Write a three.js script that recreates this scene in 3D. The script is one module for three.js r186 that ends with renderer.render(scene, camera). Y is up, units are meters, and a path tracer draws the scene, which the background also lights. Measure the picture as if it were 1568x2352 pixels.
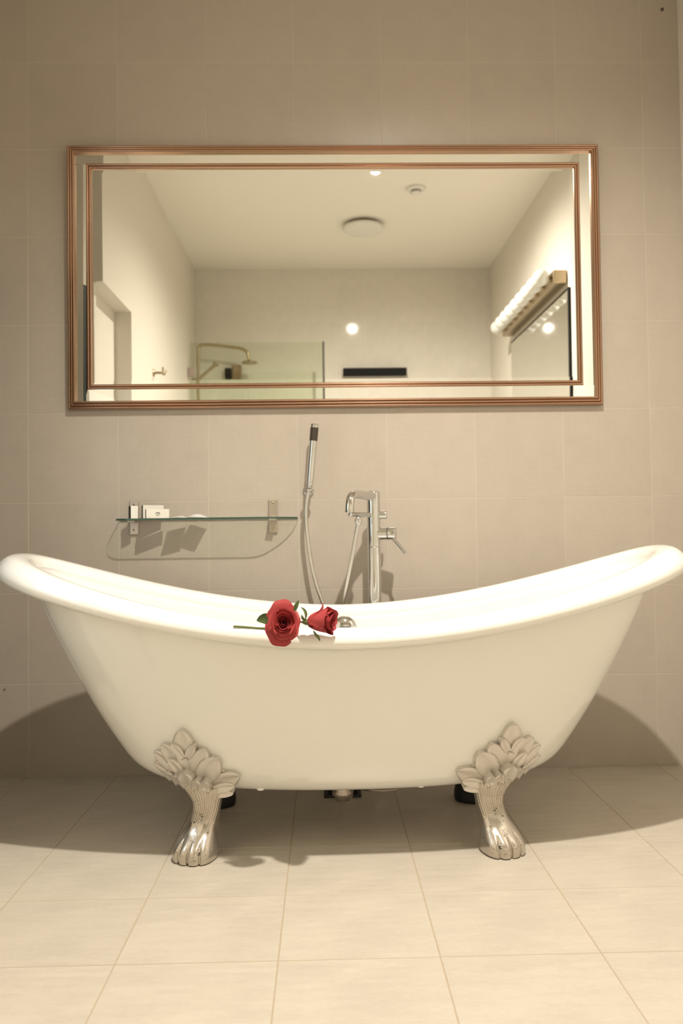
import * as THREE from 'three';
import { mergeGeometries } from 'three/addons/utils/BufferGeometryUtils.js';
import { RoundedBoxGeometry } from 'three/addons/geometries/RoundedBoxGeometry.js';
import { RectAreaLightUniformsLib } from 'three/addons/lights/RectAreaLightUniformsLib.js';

// ---------------------------------------------------------------- camera, light, exposure
RectAreaLightUniformsLib.init();
const scene = new THREE.Scene();
scene.background = new THREE.Color(0.01, 0.011, 0.014);
const F = 1829, IH = 2352;
const camera = new THREE.PerspectiveCamera(2 * Math.atan(IH / 2 / F) * 180 / Math.PI, 1568 / 2352, 0.05, 30);
camera.position.set(0, 0.779, 2.6794);
camera.rotation.set(0.0321, -0.0217, -0.0132, 'YXZ');
camera.focus = 1.86;
camera.userData.fStop = 3.4;
const renderer = new THREE.WebGLRenderer({ antialias: true });
renderer.toneMapping = THREE.LinearToneMapping;
renderer.toneMappingExposure = 1.05;
renderer.shadowMap.enabled = true;

const WARM = new THREE.Color().setRGB(1, 0.935, 0.83);
const LAMP = new THREE.Vector3(0.29, 2.678, 1.485);
const spot = new THREE.SpotLight(WARM, 23.3, 0, 1.42, 1, 2);
spot.position.copy(LAMP);
spot.target.position.set(0.48, 0, 1.66);
spot.castShadow = true;
spot.shadow.radius = 1.4;
spot.shadow.mapSize.set(2048, 2048);
spot.shadow.camera.near = 0.02;
scene.add(spot, spot.target);
// dusk daylight from the frosted window in the recess on the left
const WIN = { x: -1.012, y0: 0.72, y1: 1.36, z0: 0.80, z1: 1.21 };
const dusk = new THREE.RectAreaLight(new THREE.Color().setRGB(0.62, 0.82, 1.0), 1.6, WIN.z1 - WIN.z0 - 0.1, WIN.y1 - WIN.y0 - 0.1);
dusk.position.set(WIN.x + 0.012, (WIN.y0 + WIN.y1) / 2, (WIN.z0 + WIN.z1) / 2);
dusk.lookAt(5, (WIN.y0 + WIN.y1) / 2, (WIN.z0 + WIN.z1) / 2);
scene.add(dusk);

// ---------------------------------------------------------------- helpers
let seed = 7;
function rnd() { seed = (seed * 16807) % 2147483647; return (seed - 1) / 2147483646; }
const rr = (a, b) => a + (b - a) * rnd();
const names = new Map();
function numbered(n) { const k = names.get(n) || 0; names.set(n, k + 1); return k ? n + '_' + String(k).padStart(3, '0') : n; }
function shade(o) { o.castShadow = true; o.receiveShadow = true; return o; }
function part(name, geo, mat, parent, label) {
  const m = shade(new THREE.Mesh(geo, mat)); m.name = name; parent.add(m);
  if (label) m.userData.label = label;
  return m;
}
function thing(name, label, category, p = [0, 0, 0], group) {
  const g = new THREE.Group(); g.name = numbered(name); g.position.set(...p); scene.add(g);
  g.userData = { label, category }; if (group) g.userData.group = group;
  return g;
}
function single(name, geo, mat, label, category, p = [0, 0, 0], group) {
  const m = shade(new THREE.Mesh(geo, mat)); m.name = numbered(name); m.position.set(...p); scene.add(m);
  m.userData = { label, category }; if (group) m.userData.group = group;
  return m;
}
function struct(name, geo, mat, label, category) {
  const m = shade(new THREE.Mesh(geo, mat)); m.name = name; scene.add(m);
  m.userData = { label, category, kind: 'structure' };
  return m;
}
const V = (x, y, z) => new THREE.Vector3(x, y, z);
const clean = (g) => { const n = g.index ? g.toNonIndexed() : g.clone(); for (const k of Object.keys(n.attributes)) if (!['position', 'normal', 'uv'].includes(k)) n.deleteAttribute(k); return n; };
const merge = (list) => mergeGeometries(list.map(clean));
const box = (x0, x1, y0, y1, z0, z1) => { const g = new THREE.BoxGeometry(x1 - x0, y1 - y0, z1 - z0); g.translate((x0 + x1) / 2, (y0 + y1) / 2, (z0 + z1) / 2); return g; };
const rbox = (w, h, d, r = 0.002, s = 2) => new RoundedBoxGeometry(w, h, d, s, r);
function rod(a, b, r, r2 = r, seg = 24) {
  const d = b.clone().sub(a), g = new THREE.CylinderGeometry(r2, r, d.length(), seg);
  g.applyQuaternion(new THREE.Quaternion().setFromUnitVectors(V(0, 1, 0), d.clone().normalize()));
  g.translate((a.x + b.x) / 2, (a.y + b.y) / 2, (a.z + b.z) / 2); return g;
}
// lathe around an axis a -> b: pts = [radius, distance along axis]
function turned(a, dir, pts, seg = 32) {
  const g = new THREE.LatheGeometry(pts.map(([r, y]) => new THREE.Vector2(Math.max(r, 1e-5), y)), seg);
  g.applyQuaternion(new THREE.Quaternion().setFromUnitVectors(V(0, 1, 0), dir.clone().normalize()));
  g.translate(a.x, a.y, a.z); return g;
}
const tube = (pts, r, n = 64, seg = 16, closed = false) => new THREE.TubeGeometry(new THREE.CatmullRomCurve3(pts, closed, 'centripetal'), n, r, seg, closed);
// grid[i][j] of Vector3 -> smooth surface
function surface(grid, { wrapJ = false, flip = false } = {}) {
  const R = grid.length, C = grid[0].length, pos = [], uv = [], idx = [];
  for (let i = 0; i < R; i++) for (let j = 0; j < C; j++) { const p = grid[i][j]; pos.push(p.x, p.y, p.z); uv.push(j / (C - 1), i / (R - 1)); }
  for (let i = 0; i < R - 1; i++) for (let j = 0; j < (wrapJ ? C : C - 1); j++) {
    const a = i * C + j, b = i * C + (j + 1) % C, c = a + C, d = b + C;
    if (flip) idx.push(a, b, c, b, d, c); else idx.push(a, c, b, b, c, d);
  }
  const g = new THREE.BufferGeometry();
  g.setAttribute('position', new THREE.Float32BufferAttribute(pos, 3));
  g.setAttribute('uv', new THREE.Float32BufferAttribute(uv, 2));
  g.setIndex(idx); g.computeVertexNormals(); return g;
}
const lerp = (a, b, t) => a + (b - a) * t;
const clamp = (x, a, b) => Math.min(b, Math.max(a, x));
const sstep = (a, b, x) => { const t = clamp((x - a) / (b - a), 0, 1); return t * t * (3 - 2 * t); };
// monotone-ish cubic through table points
function spline(xs, ys) {
  const n = xs.length, d = [], m = [];
  for (let i = 0; i < n - 1; i++) d.push((ys[i + 1] - ys[i]) / (xs[i + 1] - xs[i]));
  for (let i = 0; i < n; i++) m.push(i === 0 ? d[0] : i === n - 1 ? d[n - 2] : d[i - 1] * d[i] <= 0 ? 0 : 2 / (1 / d[i - 1] + 1 / d[i]));
  return (x) => {
    x = clamp(x, xs[0], xs[n - 1]); let i = 0; while (i < n - 2 && x > xs[i + 1]) i++;
    const h = xs[i + 1] - xs[i], t = (x - xs[i]) / h, t2 = t * t, t3 = t2 * t;
    return (2 * t3 - 3 * t2 + 1) * ys[i] + (t3 - 2 * t2 + t) * h * m[i] + (-2 * t3 + 3 * t2) * ys[i + 1] + (t3 - t2) * h * m[i + 1];
  };
}

// ---------------------------------------------------------------- textures (surface grain only)
function dataTex(n, fn, srgb) {
  const a = new Uint8Array(n * n * 4);
  for (let y = 0; y < n; y++) for (let x = 0; x < n; x++) { const c = fn(x, y); const k = (y * n + x) * 4; a[k] = clamp(c[0], 0, 255); a[k + 1] = clamp(c[1], 0, 255); a[k + 2] = clamp(c[2], 0, 255); a[k + 3] = 255; }
  const t = new THREE.DataTexture(a, n, n); t.wrapS = t.wrapT = THREE.RepeatWrapping; t.magFilter = THREE.LinearFilter; t.minFilter = THREE.LinearMipmapLinearFilter; t.generateMipmaps = true;
  if (srgb) t.colorSpace = THREE.SRGBColorSpace; t.needsUpdate = true; return t;
}
function noise2(n, cells, sx = 1, sy = 1) { // tileable value noise
  const cx = cells * sx, cy = cells * sy, g = Array.from({ length: cx * cy }, () => rnd());
  return (x, y) => {
    const u = x / n * cx, v = y / n * cy, i = Math.floor(u), j = Math.floor(v), fu = sstep(0, 1, u - i), fv = sstep(0, 1, v - j);
    const at = (a, b) => g[((b % cy) + cy) % cy * cx + ((a % cx) + cx) % cx];
    return lerp(lerp(at(i, j), at(i + 1, j), fu), lerp(at(i, j + 1), at(i + 1, j + 1), fu), fv) - 0.5;
  };
}
const N = 512;
const weaveX = Array.from({ length: N }, () => rnd() - 0.5), weaveY = Array.from({ length: N }, () => rnd() - 0.5);
const wn1 = noise2(N, 8), wn2 = noise2(N, 128, 1, 4 / 4), wn3 = noise2(N, 24, 4, 1), wn4 = noise2(N, 24, 1, 4);
const weave = (x, y) => 0.45 * weaveX[x] + 0.45 * weaveY[y] + 0.5 * wn2(x, y) + 0.5 * wn3(x, y) + 0.5 * wn4(x, y);
const wallTex = dataTex(N, (x, y) => { const k = 240 + 6 * weave(x, y) + 4 * wn1(x, y); return [k, k, k]; }, true);
const wallBump = dataTex(N, (x, y) => { const k = 128 + 70 * weave(x, y); return [k, k, k]; });
const fs1 = noise2(N, 6, 1, 6), fs2 = noise2(N, 32, 1, 4), fs3 = noise2(N, 5), fs4 = noise2(N, 128);
const floorTex = dataTex(N, (x, y) => { const k = 238 + 9 * fs1(x, y) + 7 * fs2(x, y) + 10 * fs3(x, y) + 4 * fs4(x, y); return [k, k * 0.995, k * 0.985]; }, true);
const metalN = noise2(N, 32), metalN2 = noise2(N, 8), metalN3 = noise2(N, 96);
const pewterTex = dataTex(N, (x, y) => { const p = metalN3(x, y) + metalN(x, y) * 0.6; const k = 232 + 14 * metalN2(x, y) - (p > 0.52 ? 130 : 0); return [k, k * 0.985, k * 0.96]; }, true);
const pewterRough = dataTex(N, (x, y) => { const k = 95 + 60 * metalN(x, y) + 40 * metalN2(x, y); return [k, k, k]; });

// ---------------------------------------------------------------- materials
const rgb = (r, g, b) => new THREE.Color().setRGB(r, g, b);
const std = (c, roughness, o = {}) => new THREE.MeshStandardMaterial({ color: c, roughness, ...o });
const phys = (c, roughness, o = {}) => new THREE.MeshPhysicalMaterial({ color: c, roughness, ...o });
function tileMats(tex, bump, base, rough, n, rep, bs) {
  const out = [];
  for (let i = 0; i < n; i++) {
    const t = tex.clone(); t.repeat.set(rep, rep); t.offset.set(rnd(), rnd()); t.needsUpdate = true;
    const k = 1 + (rnd() - 0.5) * 0.035, m = std(rgb(base[0] * k, base[1] * k, base[2] * k), rough, { map: t });
    if (bump) { const b = bump.clone(); b.repeat.copy(t.repeat); b.offset.copy(t.offset); b.needsUpdate = true; m.bumpMap = b; m.bumpScale = bs; }
    out.push(m);
  }
  return out;
}
const M = {
  wallTile: tileMats(wallTex, wallBump, [0.545, 0.475, 0.40], 0.34, 5, 2.6, 0.00005),
  backTile: tileMats(wallTex, null, [0.88, 0.83, 0.745], 0.055, 3, 2.6, 0),
  floorTile: tileMats(floorTex, null, [0.615, 0.56, 0.48], 0.36, 5, 2.2, 0),
  grout: std(rgb(0.575, 0.505, 0.425), 0.9),
  paleGrout: std(rgb(0.80, 0.745, 0.66), 0.8),
  floorGrout: std(rgb(0.42, 0.34, 0.24), 0.9),
  plaster: std(rgb(0.76, 0.71, 0.625), 0.5),
  ceiling: std(rgb(0.90, 0.86, 0.78), 0.8),
  enamel: phys(rgb(0.86, 0.845, 0.80), 0.12, { clearcoat: 0.6, clearcoatRoughness: 0.03 }),
  pewter: std(rgb(0.68, 0.64, 0.59), 0.5, { metalness: 0.8, map: pewterTex, roughnessMap: pewterRough }),
  pewterLeaf: std(rgb(0.70, 0.66, 0.61), 0.36, { metalness: 0.6 }),
  shadedFoot: std(rgb(0.020, 0.020, 0.022), 0.45, { metalness: 0.3 }),  // rear feet: shade under the tub put into a near-black colour
  chrome: std(rgb(0.66, 0.66, 0.65), 0.07, { metalness: 1 }),
  steel: std(rgb(0.52, 0.45, 0.40), 0.36, { metalness: 0.9 }),
  hose: std(rgb(0.70, 0.68, 0.64), 0.25, { metalness: 1 }),
  copper: std(rgb(0.47, 0.300, 0.205), 0.22, { metalness: 1 }),
  mirror: std(rgb(0.92, 0.925, 0.89), 0.008, { metalness: 1 }),
  glassEdge: phys(rgb(0.05, 0.11, 0.075), 0.15, { transmission: 0.25, thickness: 0 }),
  glass: phys(rgb(0.95, 0.98, 0.95), 0.0, { transmission: 1, thickness: 0, ior: 1.45 }),
  screenGlass: phys(rgb(0.93, 0.955, 0.91), 0.0, { transmission: 1, thickness: 0, ior: 1.45 }),
  black: std(rgb(0.004, 0.0035, 0.0035), 0.9),
  darkSleeve: std(rgb(0.045, 0.032, 0.022), 0.5),
  rubber: std(rgb(0.03, 0.028, 0.026), 0.7),
  card: std(rgb(0.80, 0.78, 0.72), 0.7),
  cardBlack: std(rgb(0.012, 0.014, 0.016), 0.5),
  paper: phys(rgb(0.80, 0.80, 0.78), 0.6, { transmission: 0.2, thickness: 0 }),
  white: std(rgb(0.82, 0.80, 0.75), 0.45),
  petal: [[0.34, 0.030, 0.033], [0.285, 0.021, 0.027], [0.39, 0.042, 0.042]].map((c) => phys(rgb(...c), 0.62, { sheen: 0.25, sheenColor: rgb(0.9, 0.3, 0.3), sheenRoughness: 0.5, side: THREE.DoubleSide })),
  petalDeep: phys(rgb(0.30, 0.014, 0.026), 0.65, { side: THREE.DoubleSide }),
  leaf: std(rgb(0.075, 0.115, 0.028), 0.5, { side: THREE.DoubleSide }),
  stem: std(rgb(0.16, 0.20, 0.06), 0.6),
  sepal: std(rgb(0.14, 0.17, 0.06), 0.6, { side: THREE.DoubleSide }),
  brass: std(rgb(0.45, 0.36, 0.24), 0.3, { metalness: 1 }),
  brown: std(rgb(0.36, 0.25, 0.15), 0.5),
  doorPaint: std(rgb(0.022, 0.028, 0.024), 0.4),
  globe: phys(rgb(0.88, 0.87, 0.83), 0.3, { transmission: 0.2, thickness: 0 }),
  stain: std(rgb(0.10, 0.07, 0.04), 0.8),
};
for (const m of M.petal) m.userData = {};

// ---------------------------------------------------------------- room shell
const RX = 1.245, LX = -0.93, AX = -1.2, ZB = 3.2, CY = 2.70, AZ = 1.25, NX = -1.012, NZ = 0.75, NY = 1.87, TH = 0.15, G = 0.0006;
// chamfered tile slab in the xy plane, face at z = 0; uv in metres
const tileCache = new Map();
function tileGeo(w, h, uo = 0) {
  const key = w.toFixed(4) + 'x' + h.toFixed(4); if (tileCache.has(key)) return tileCache.get(key);
  const c = 0.0004, t = 0.006, a = w / 2, b = h / 2, pos = [], uv = [];
  const q = (p) => { for (const k of [0, 1, 2, 0, 2, 3]) { pos.push(...p[k]); uv.push(p[k][0], p[k][1]); } };
  const A = [[-a + c, -b + c, 0], [a - c, -b + c, 0], [a - c, b - c, 0], [-a + c, b - c, 0]], B = [[-a, -b, -c], [a, -b, -c], [a, b, -c], [-a, b, -c]], C = [[-a, -b, -t], [a, -b, -t], [a, b, -t], [-a, b, -t]];
  q(A);
  for (let i = 0; i < 4; i++) { const j = (i + 1) % 4; q([B[i], B[j], A[j], A[i]]); q([C[i], C[j], B[j], B[i]]); }
  const g = new THREE.BufferGeometry();
  g.setAttribute('position', new THREE.Float32BufferAttribute(pos, 3)); g.setAttribute('uv', new THREE.Float32BufferAttribute(uv, 2)); g.computeVertexNormals();
  tileCache.set(key, g); return g;
}
const cuts = (lo, hi, first, step) => { const o = [lo]; let x = first; while (x <= lo + 0.02) x += step; for (; x < hi - 0.02; x += step) o.push(x); o.push(hi); return o; };
function tiling(parent, us, vs, mats, joint, place, name, tilt) {
  for (let i = 0; i < us.length - 1; i++) for (let j = 0; j < vs.length - 1; j++) {
    const w = us[i + 1] - us[i] - joint, h = vs[j + 1] - vs[j] - joint; if (w < 0.004 || h < 0.004) continue;
    const m = part(name, tileGeo(w, h), mats[Math.floor(rnd() * mats.length)], parent);
    place(m, (us[i] + us[i + 1]) / 2, (vs[j] + vs[j + 1]) / 2);
    m.rotateX(rr(-tilt, tilt)); m.rotateY(rr(-tilt, tilt));
  }
}
const wallBack = struct('wall_back', box(AX - TH, RX + TH, -TH, CY, -TH, -G), M.grout, 'beige tiled wall behind the bathtub', 'wall');
tiling(wallBack, cuts(AX, RX, -0.9862 - 0.3, 0.3), cuts(0, CY, 0.3076, 0.3), M.wallTile, 0.0022, (m, u, v) => m.position.set(u, v, 0), 'tile', 0.0006);
const nail = (x, y, r) => part('nail', turned(V(x, y, 0), V(0, 0, 1), [[0, 0.004], [r * 0.8, 0.0035], [r, 0.001], [r, -0.001]], 10), M.stain, wallBack, 'small dark nail hole in the tile');
nail(1.1926, 2.5943, 0.006); nail(-1.065, 0.2916, 0.0025);
const floor = struct('floor', box(AX - TH, RX + TH, -TH, -G, 0, ZB + TH), M.floorGrout, 'cream tiled bathroom floor', 'floor');
tiling(floor, cuts(AX, RX, -0.6952 - 0.6, 0.3), cuts(0, ZB, 0.0998, 0.2705), M.floorTile, 0.0026, (m, u, v) => { m.position.set(u, 0, v); m.rotation.x = -Math.PI / 2; }, 'tile', 0.0006);
const wallFront = struct('wall_front', box(LX - TH, RX + TH, 0, CY, ZB + G, ZB + TH), M.paleGrout, 'glossy cream tiled wall seen in the mirror', 'wall');
tiling(wallFront, cuts(LX, RX, -0.9 + 0.12, 0.22), cuts(0, CY, 0.21, 0.3), M.backTile, 0.002, (m, u, v) => { m.position.set(u, v, ZB); m.rotation.y = Math.PI; }, 'tile', 0.0012);
struct('wall_right', box(RX, RX + TH, 0, CY, 0, ZB), M.plaster, 'pale wall on the right holding the vanity mirror', 'wall');
struct('wall_left', merge([
  box(AX - TH, AX, 1.80, CY, 0, NZ), box(AX - TH, AX, 0, 1.80, 0, 0.04), box(AX - TH, AX, 0, 1.80, 0.71, NZ), box(AX - TH, LX, NY, CY, NZ, AZ), box(LX - TH, LX, 0, CY, AZ, ZB + TH), box(NX - TH, LX - TH, 0, NY, AZ, AZ + TH),
  box(NX - TH, NX, 0, WIN.y0, NZ, AZ), box(NX - TH, NX, WIN.y1, NY, NZ, AZ), box(NX - TH, NX, WIN.y0, WIN.y1, NZ, WIN.z0), box(NX - TH, NX, WIN.y0, WIN.y1, WIN.z1, AZ),
  box(AX - TH, NX - TH, 0, NY, NZ, NZ + TH),
]), M.plaster, 'pale wall on the left with a shallow recess', 'wall');
struct('ceiling', box(AX - TH, RX + TH, CY, CY + TH, -TH, ZB + TH), M.ceiling, 'plain white ceiling', 'ceiling');
{ // frosted window of the recess
  const x0 = NX - 0.05, x1 = NX + 0.008, t = 0.04;
  const w = struct('window_1', merge([
    box(x0, x1, WIN.y0, WIN.y0 + t, WIN.z0, WIN.z1), box(x0, x1, WIN.y1 - t, WIN.y1, WIN.z0, WIN.z1),
    box(x0, x1, WIN.y0 + t, WIN.y1 - t, WIN.z0, WIN.z0 + t), box(x0, x1, WIN.y0 + t, WIN.y1 - t, WIN.z1 - t, WIN.z1),
  ]), M.white, 'frosted window letting in dusk light beside the tub', 'window');
  part('pane', box(NX - 0.012, NX - 0.006, WIN.y0 + t, WIN.y1 - t, WIN.z0 + t, WIN.z1 - t), std(rgb(0.6, 0.65, 0.7), 0.6, { emissive: rgb(0.62, 0.82, 1), emissiveIntensity: 0.35 }), w, 'pale blue frosted pane');
}

{ // dark door at the left end of the tub wall, caught in the bevel of the mirror strip
  const d = struct('door_1', box(AX - 0.045, AX - 0.005, 0.004, 1.795, 0.045, 0.705), M.doorPaint, 'dark green door at the left end of the tub', 'door');
  for (const [y0, y1] of [[0.14, 0.80], [0.95, 1.66]]) part('door_panel', box(AX - 0.008, AX - 0.001, y0, y1, 0.14, 0.61), M.doorPaint, d);
  part('door_handle', merge([rod(V(AX - 0.006, 0.98, 0.655), V(AX + 0.04, 0.98, 0.655), 0.008), rod(V(AX + 0.036, 0.98, 0.66), V(AX + 0.036, 0.98, 0.56), 0.008)]), M.steel, d);
}

// ---------------------------------------------------------------- bathtub
const TC = V(0.052, 0, 0.50), NE = 2.3, LC = 0.875, WC = 0.322, Y0 = 0.14;
function plan(t) { // unit superellipse point
  const th = t, c = Math.cos(th), s = Math.sin(th), r = Math.pow(Math.pow(Math.abs(c), NE) + Math.pow(Math.abs(s), NE), -1 / NE);
  return [c * r, s * r];
}
const crestY = (u) => 0.570 + 0.178 * Math.pow(Math.abs(u), 1.85);
const rimK = (u) => 1 + 0.42 * u * u;
const FR = [0, 0.005, 0.018, 0.045, 0.107, 0.214, 0.375, 0.607, 0.839, 1];
const aOf = spline(FR, [0.34, 0.415, 0.465, 0.515, 0.568, 0.612, 0.668, 0.737, 0.798, 0.832]);
const bOf = spline(FR, [0.09, 0.14, 0.163, 0.182, 0.205, 0.228, 0.252, 0.278, 0.297, 0.305]);
const topY = (u) => crestY(u) - 0.046 * rimK(u);
const bodyPoint = (f, c, s) => V(TC.x + aOf(f) * c, Y0 + (topY(c) - Y0) * f, TC.z + bOf(f) * s);
function bodyFrontZ(X, Y) { // z of the outer front face at (X, Y), relative to the tub centre line in X
  const dx = X - TC.x; let lo = 0.02, hi = 1;
  for (let k = 0; k < 40; k++) { const f = (lo + hi) / 2, u = clamp(dx / aOf(f), -1, 1); (Y0 + (topY(u) - Y0) * f < Y) ? lo = f : hi = f; }
  const f = (lo + hi) / 2, q = clamp(Math.abs(dx) / aOf(f), 0, 0.999);
  return TC.z + bOf(f) * Math.pow(1 - Math.pow(q, NE), 1 / NE);
}
const tub = thing('bathtub', 'white double-slipper bathtub standing on silver claw feet', 'bathtub', [0, 0, 0]);
{
  const NT = 200, grid = [];
  const ts = Array.from({ length: NT }, (_, j) => plan(j / NT * Math.PI * 2));
  const fr = [0, 0.004, 0.01, 0.018, 0.03, 0.045, 0.065, 0.09, 0.12, 0.16, 0.21, 0.27, 0.34, 0.42, 0.5, 0.58, 0.66, 0.74, 0.82, 0.9, 0.96, 1];
  grid.push(ts.map(() => V(TC.x, Y0 - 0.002, TC.z)));
  grid.push(ts.map(([c, s]) => V(TC.x + aOf(0) * c * 0.6, Y0 - 0.0015, TC.z + bOf(0) * s * 0.6)));
  for (const f of fr) grid.push(ts.map(([c, s]) => bodyPoint(f, c, s)));
  // over the lip hidden inside the rim, then down the inner wall
  const inner0 = (f, c, s) => { const y = 0.225 + (crestY(c) - 0.027 * rimK(c) - 0.225) * f; return V(TC.x + (aOf(lerp(0.10, 1, f)) - lerp(0.045, 0.005, f)) * c, y, TC.z + (bOf(lerp(0.10, 1, f)) - lerp(0.03, 0.016, f)) * s); };
  const rimEdge = ts.map(([c, s], j) => {
    const [c0, s0] = ts[(j + NT - 1) % NT], [c1, s1] = ts[(j + 1) % NT];
    let nx = (s1 - s0) * WC, nz = -(c1 - c0) * LC; const l = Math.hypot(nx, nz); nx /= l; nz /= l; const k = rimK(c);
    return V(TC.x + LC * c - nx * 0.0365 * k, crestY(c) - 0.027 * k, TC.z + WC * s - nz * 0.0365 * k).sub(inner0(1, c, s));
  });
  const inner = (f, c, s, j) => inner0(f, c, s).addScaledVector(rimEdge[j], Math.pow(f, 3));
  for (const f of [1, 0.94, 0.86, 0.76, 0.66, 0.56, 0.46, 0.36, 0.27, 0.19, 0.12, 0.07, 0.03, 0.01, 0]) grid.push(ts.map(([c, s], j) => inner(f, c, s, j)));
  grid.push(ts.map(([c, s], j) => { const p = inner(0, c, s, j); return V(lerp(TC.x, p.x, 0.6), 0.222, lerp(TC.z, p.z, 0.6)); }));
  grid.push(ts.map(() => V(TC.x, 0.22, TC.z)));
  part('shell', surface(grid, { wrapJ: true }), M.enamel, tub);
  // rolled rim
  const prof = [[-0.036, -0.030], [-0.033, -0.018], [-0.026, -0.008], [-0.014, -0.002], [0, 0], [0.012, -0.002], [0.022, -0.008], [0.030, -0.017], [0.034, -0.028], [0.032, -0.038], [0.025, -0.045], [0.014, -0.048], [0.002, -0.047], [-0.012, -0.044], [-0.028, -0.040]];
  const pc = new THREE.CatmullRomCurve3(prof.map(([a, b]) => V(a, b, 0)), false, 'centripetal').getPoints(32);
  const rim = ts.map(([c, s], j) => {
    const [c0, s0] = ts[(j + NT - 1) % NT], [c1, s1] = ts[(j + 1) % NT];
    let nx = (s1 - s0) * WC, nz = -(c1 - c0) * LC; const l = Math.hypot(nx, nz); nx /= l; nz /= l;
    const k = rimK(c), y = crestY(c);
    return pc.map((p) => V(TC.x + LC * c + nx * p.x * k, y + p.y * k, TC.z + WC * s + nz * p.x * k));
  });
  rim.push(rim[0]);
  const g = surface(rim, { flip: true });
  part('rolled_rim', g, M.enamel, tub);
  // overflow plate on the far inner wall, waste outlet under the tub, casting studs
  const op = V(0.057, 0.500, 0.232);
  const plate = part('overflow_plate', turned(op, V(0, 0.12, 1), [[0, 0.020], [0.012, 0.020], [0.026, 0.016], [0.036, 0.008], [0.040, 0], [0.040, -0.012], [0, -0.012]], 40), M.chrome, tub, 'round chrome overflow cover');
  part('opening', rbox(0.034, 0.010, 0.004, 0.002).translate(op.x + 0.002, op.y + 0.004, op.z + 0.0205), M.rubber, plate);
  part('lip', rbox(0.062, 0.008, 0.018, 0.003).translate(op.x, op.y - 0.012, op.z + 0.014), M.chrome, plate);
  const wp = V(0.040, 0, 0.50);
  part('waste_outlet', merge([turned(V(wp.x, 0.145, wp.z), V(0, -1, 0), [[0.03, 0], [0.03, 0.012], [0.024, 0.014], [0.024, 0.048], [0.028, 0.05], [0.028, 0.06], [0.022, 0.064], [0.02, 0.075], [0.012, 0.077], [0, 0.077]], 28), rod(V(wp.x, 0.088, wp.z), V(wp.x + 0.02, 0.088, 0.26), 0.018), rod(V(wp.x + 0.02, 0.098, 0.262), V(wp.x + 0.02, 0.0, 0.262), 0.018)]), M.steel, tub, 'dull metal drain pipe under the tub');
  for (const x of [-0.168, 0.234]) part('stud', turned(V(x, 0.155, 0.655), V(0, -1, 0), [[0.011, -0.004], [0.011, 0.004], [0.009, 0.006], [0, 0.006]], 16), M.enamel, tub);
}
// ---- claw feet. o = outward distance from the tub centre, sx / sz = side
const FY = 0.321, FS = 0.00107, px2 = (x, y) => [0.402 + (413 - x) * FS, FY - (y - 1673) * FS];
function onTub(o, y, h) { // point on the front face of the tub at outward offset o, raised by h
  const yy = Math.max(y, 0.178), X = TC.x + o, z = bodyFrontZ(X, yy), e = 0.006;
  const zx = (bodyFrontZ(X + e, yy) - bodyFrontZ(X - e, yy)) / (2 * e), zy = (bodyFrontZ(X, yy + e) - bodyFrontZ(X, Math.max(yy - e, 0.17))) / (yy - e > 0.17 ? 2 * e : e + yy - 0.17);
  const n = V(-zx, -zy * 0.6, 1).normalize();
  return V(o, yy, z - TC.z).add(n.multiplyScalar(h)).add(V(0, y - yy, 0));
}
const leafSpecs = [ // tip, base, width, layer (image measure of the crest)
  [[338, 1763], [425, 1818], 34, 0.002], [[343, 1733], [425, 1812], 38, 0.004], [[364, 1711], [425, 1802], 42, 0.006], [[413, 1672], [420, 1792], 48, 0.008],
  [[464, 1717], [430, 1806], 44, 0.007], [[493, 1738], [440, 1815], 50, 0.010], [[541, 1782], [455, 1822], 40, 0.006], [[529, 1806], [452, 1828], 22, 0.009], [[525, 1825], [452, 1836], 18, 0.007],
  [[391, 1705], [419, 1748], 20, 0.014], [[443, 1705], [419, 1748], 20, 0.014],
  [[380, 1745], [415, 1800], 26, 0.012], [[420, 1770], [420, 1816], 36, 0.026], [[444, 1786], [446, 1824], 24, 0.027], [[465, 1788], [464, 1823], 22, 0.025], [[394, 1782], [398, 1813], 22, 0.020], [[372, 1780], [382, 1806], 20, 0.014],
];
function leafGrid(tip, base, w, layer) {
  const [to, ty] = px2(...tip), [bo, by] = px2(...base), dx = to - bo, dy = ty - by, L = Math.hypot(dx, dy), nx = -dy / L, ny = dx / L, hw = w * FS / 2, rows = [];
  const ss = [0, 0.12, 0.25, 0.4, 0.55, 0.68, 0.8, 0.9, 0.96, 1, 1.0], as = [-1, -1, -0.9, -0.66, -0.3, 0, 0.3, 0.66, 0.9, 1, 1];
  ss.forEach((s, i) => {
    const W = hw * 1.1 * (s < 0.6 ? lerp(0.36, 1, Math.sin(s / 0.6 * Math.PI / 2)) : Math.pow(Math.max(0, 1 - Math.pow((s - 0.6) / 0.405, 2.0)), 0.66));
    rows.push(as.map((a, j) => {
      const o = bo + dx * s + nx * W * a, y = by + dy * s + ny * W * a;
      const skirt = j === 0 || j === as.length - 1 || i === ss.length - 1 || i === 0;
      return [o, y, skirt ? -0.004 : layer * 0.92 + 0.003 + 0.005 * s * s - 0.002 * Math.pow(Math.abs(a), 6) + 0.0022 * Math.exp(-Math.pow(Math.abs(a) - 0.66, 2) / 0.04) - 0.0036 * Math.exp(-a * a / 0.06) * (1 - 0.75 * s)];
    }));
  });
  return rows;
}
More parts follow.
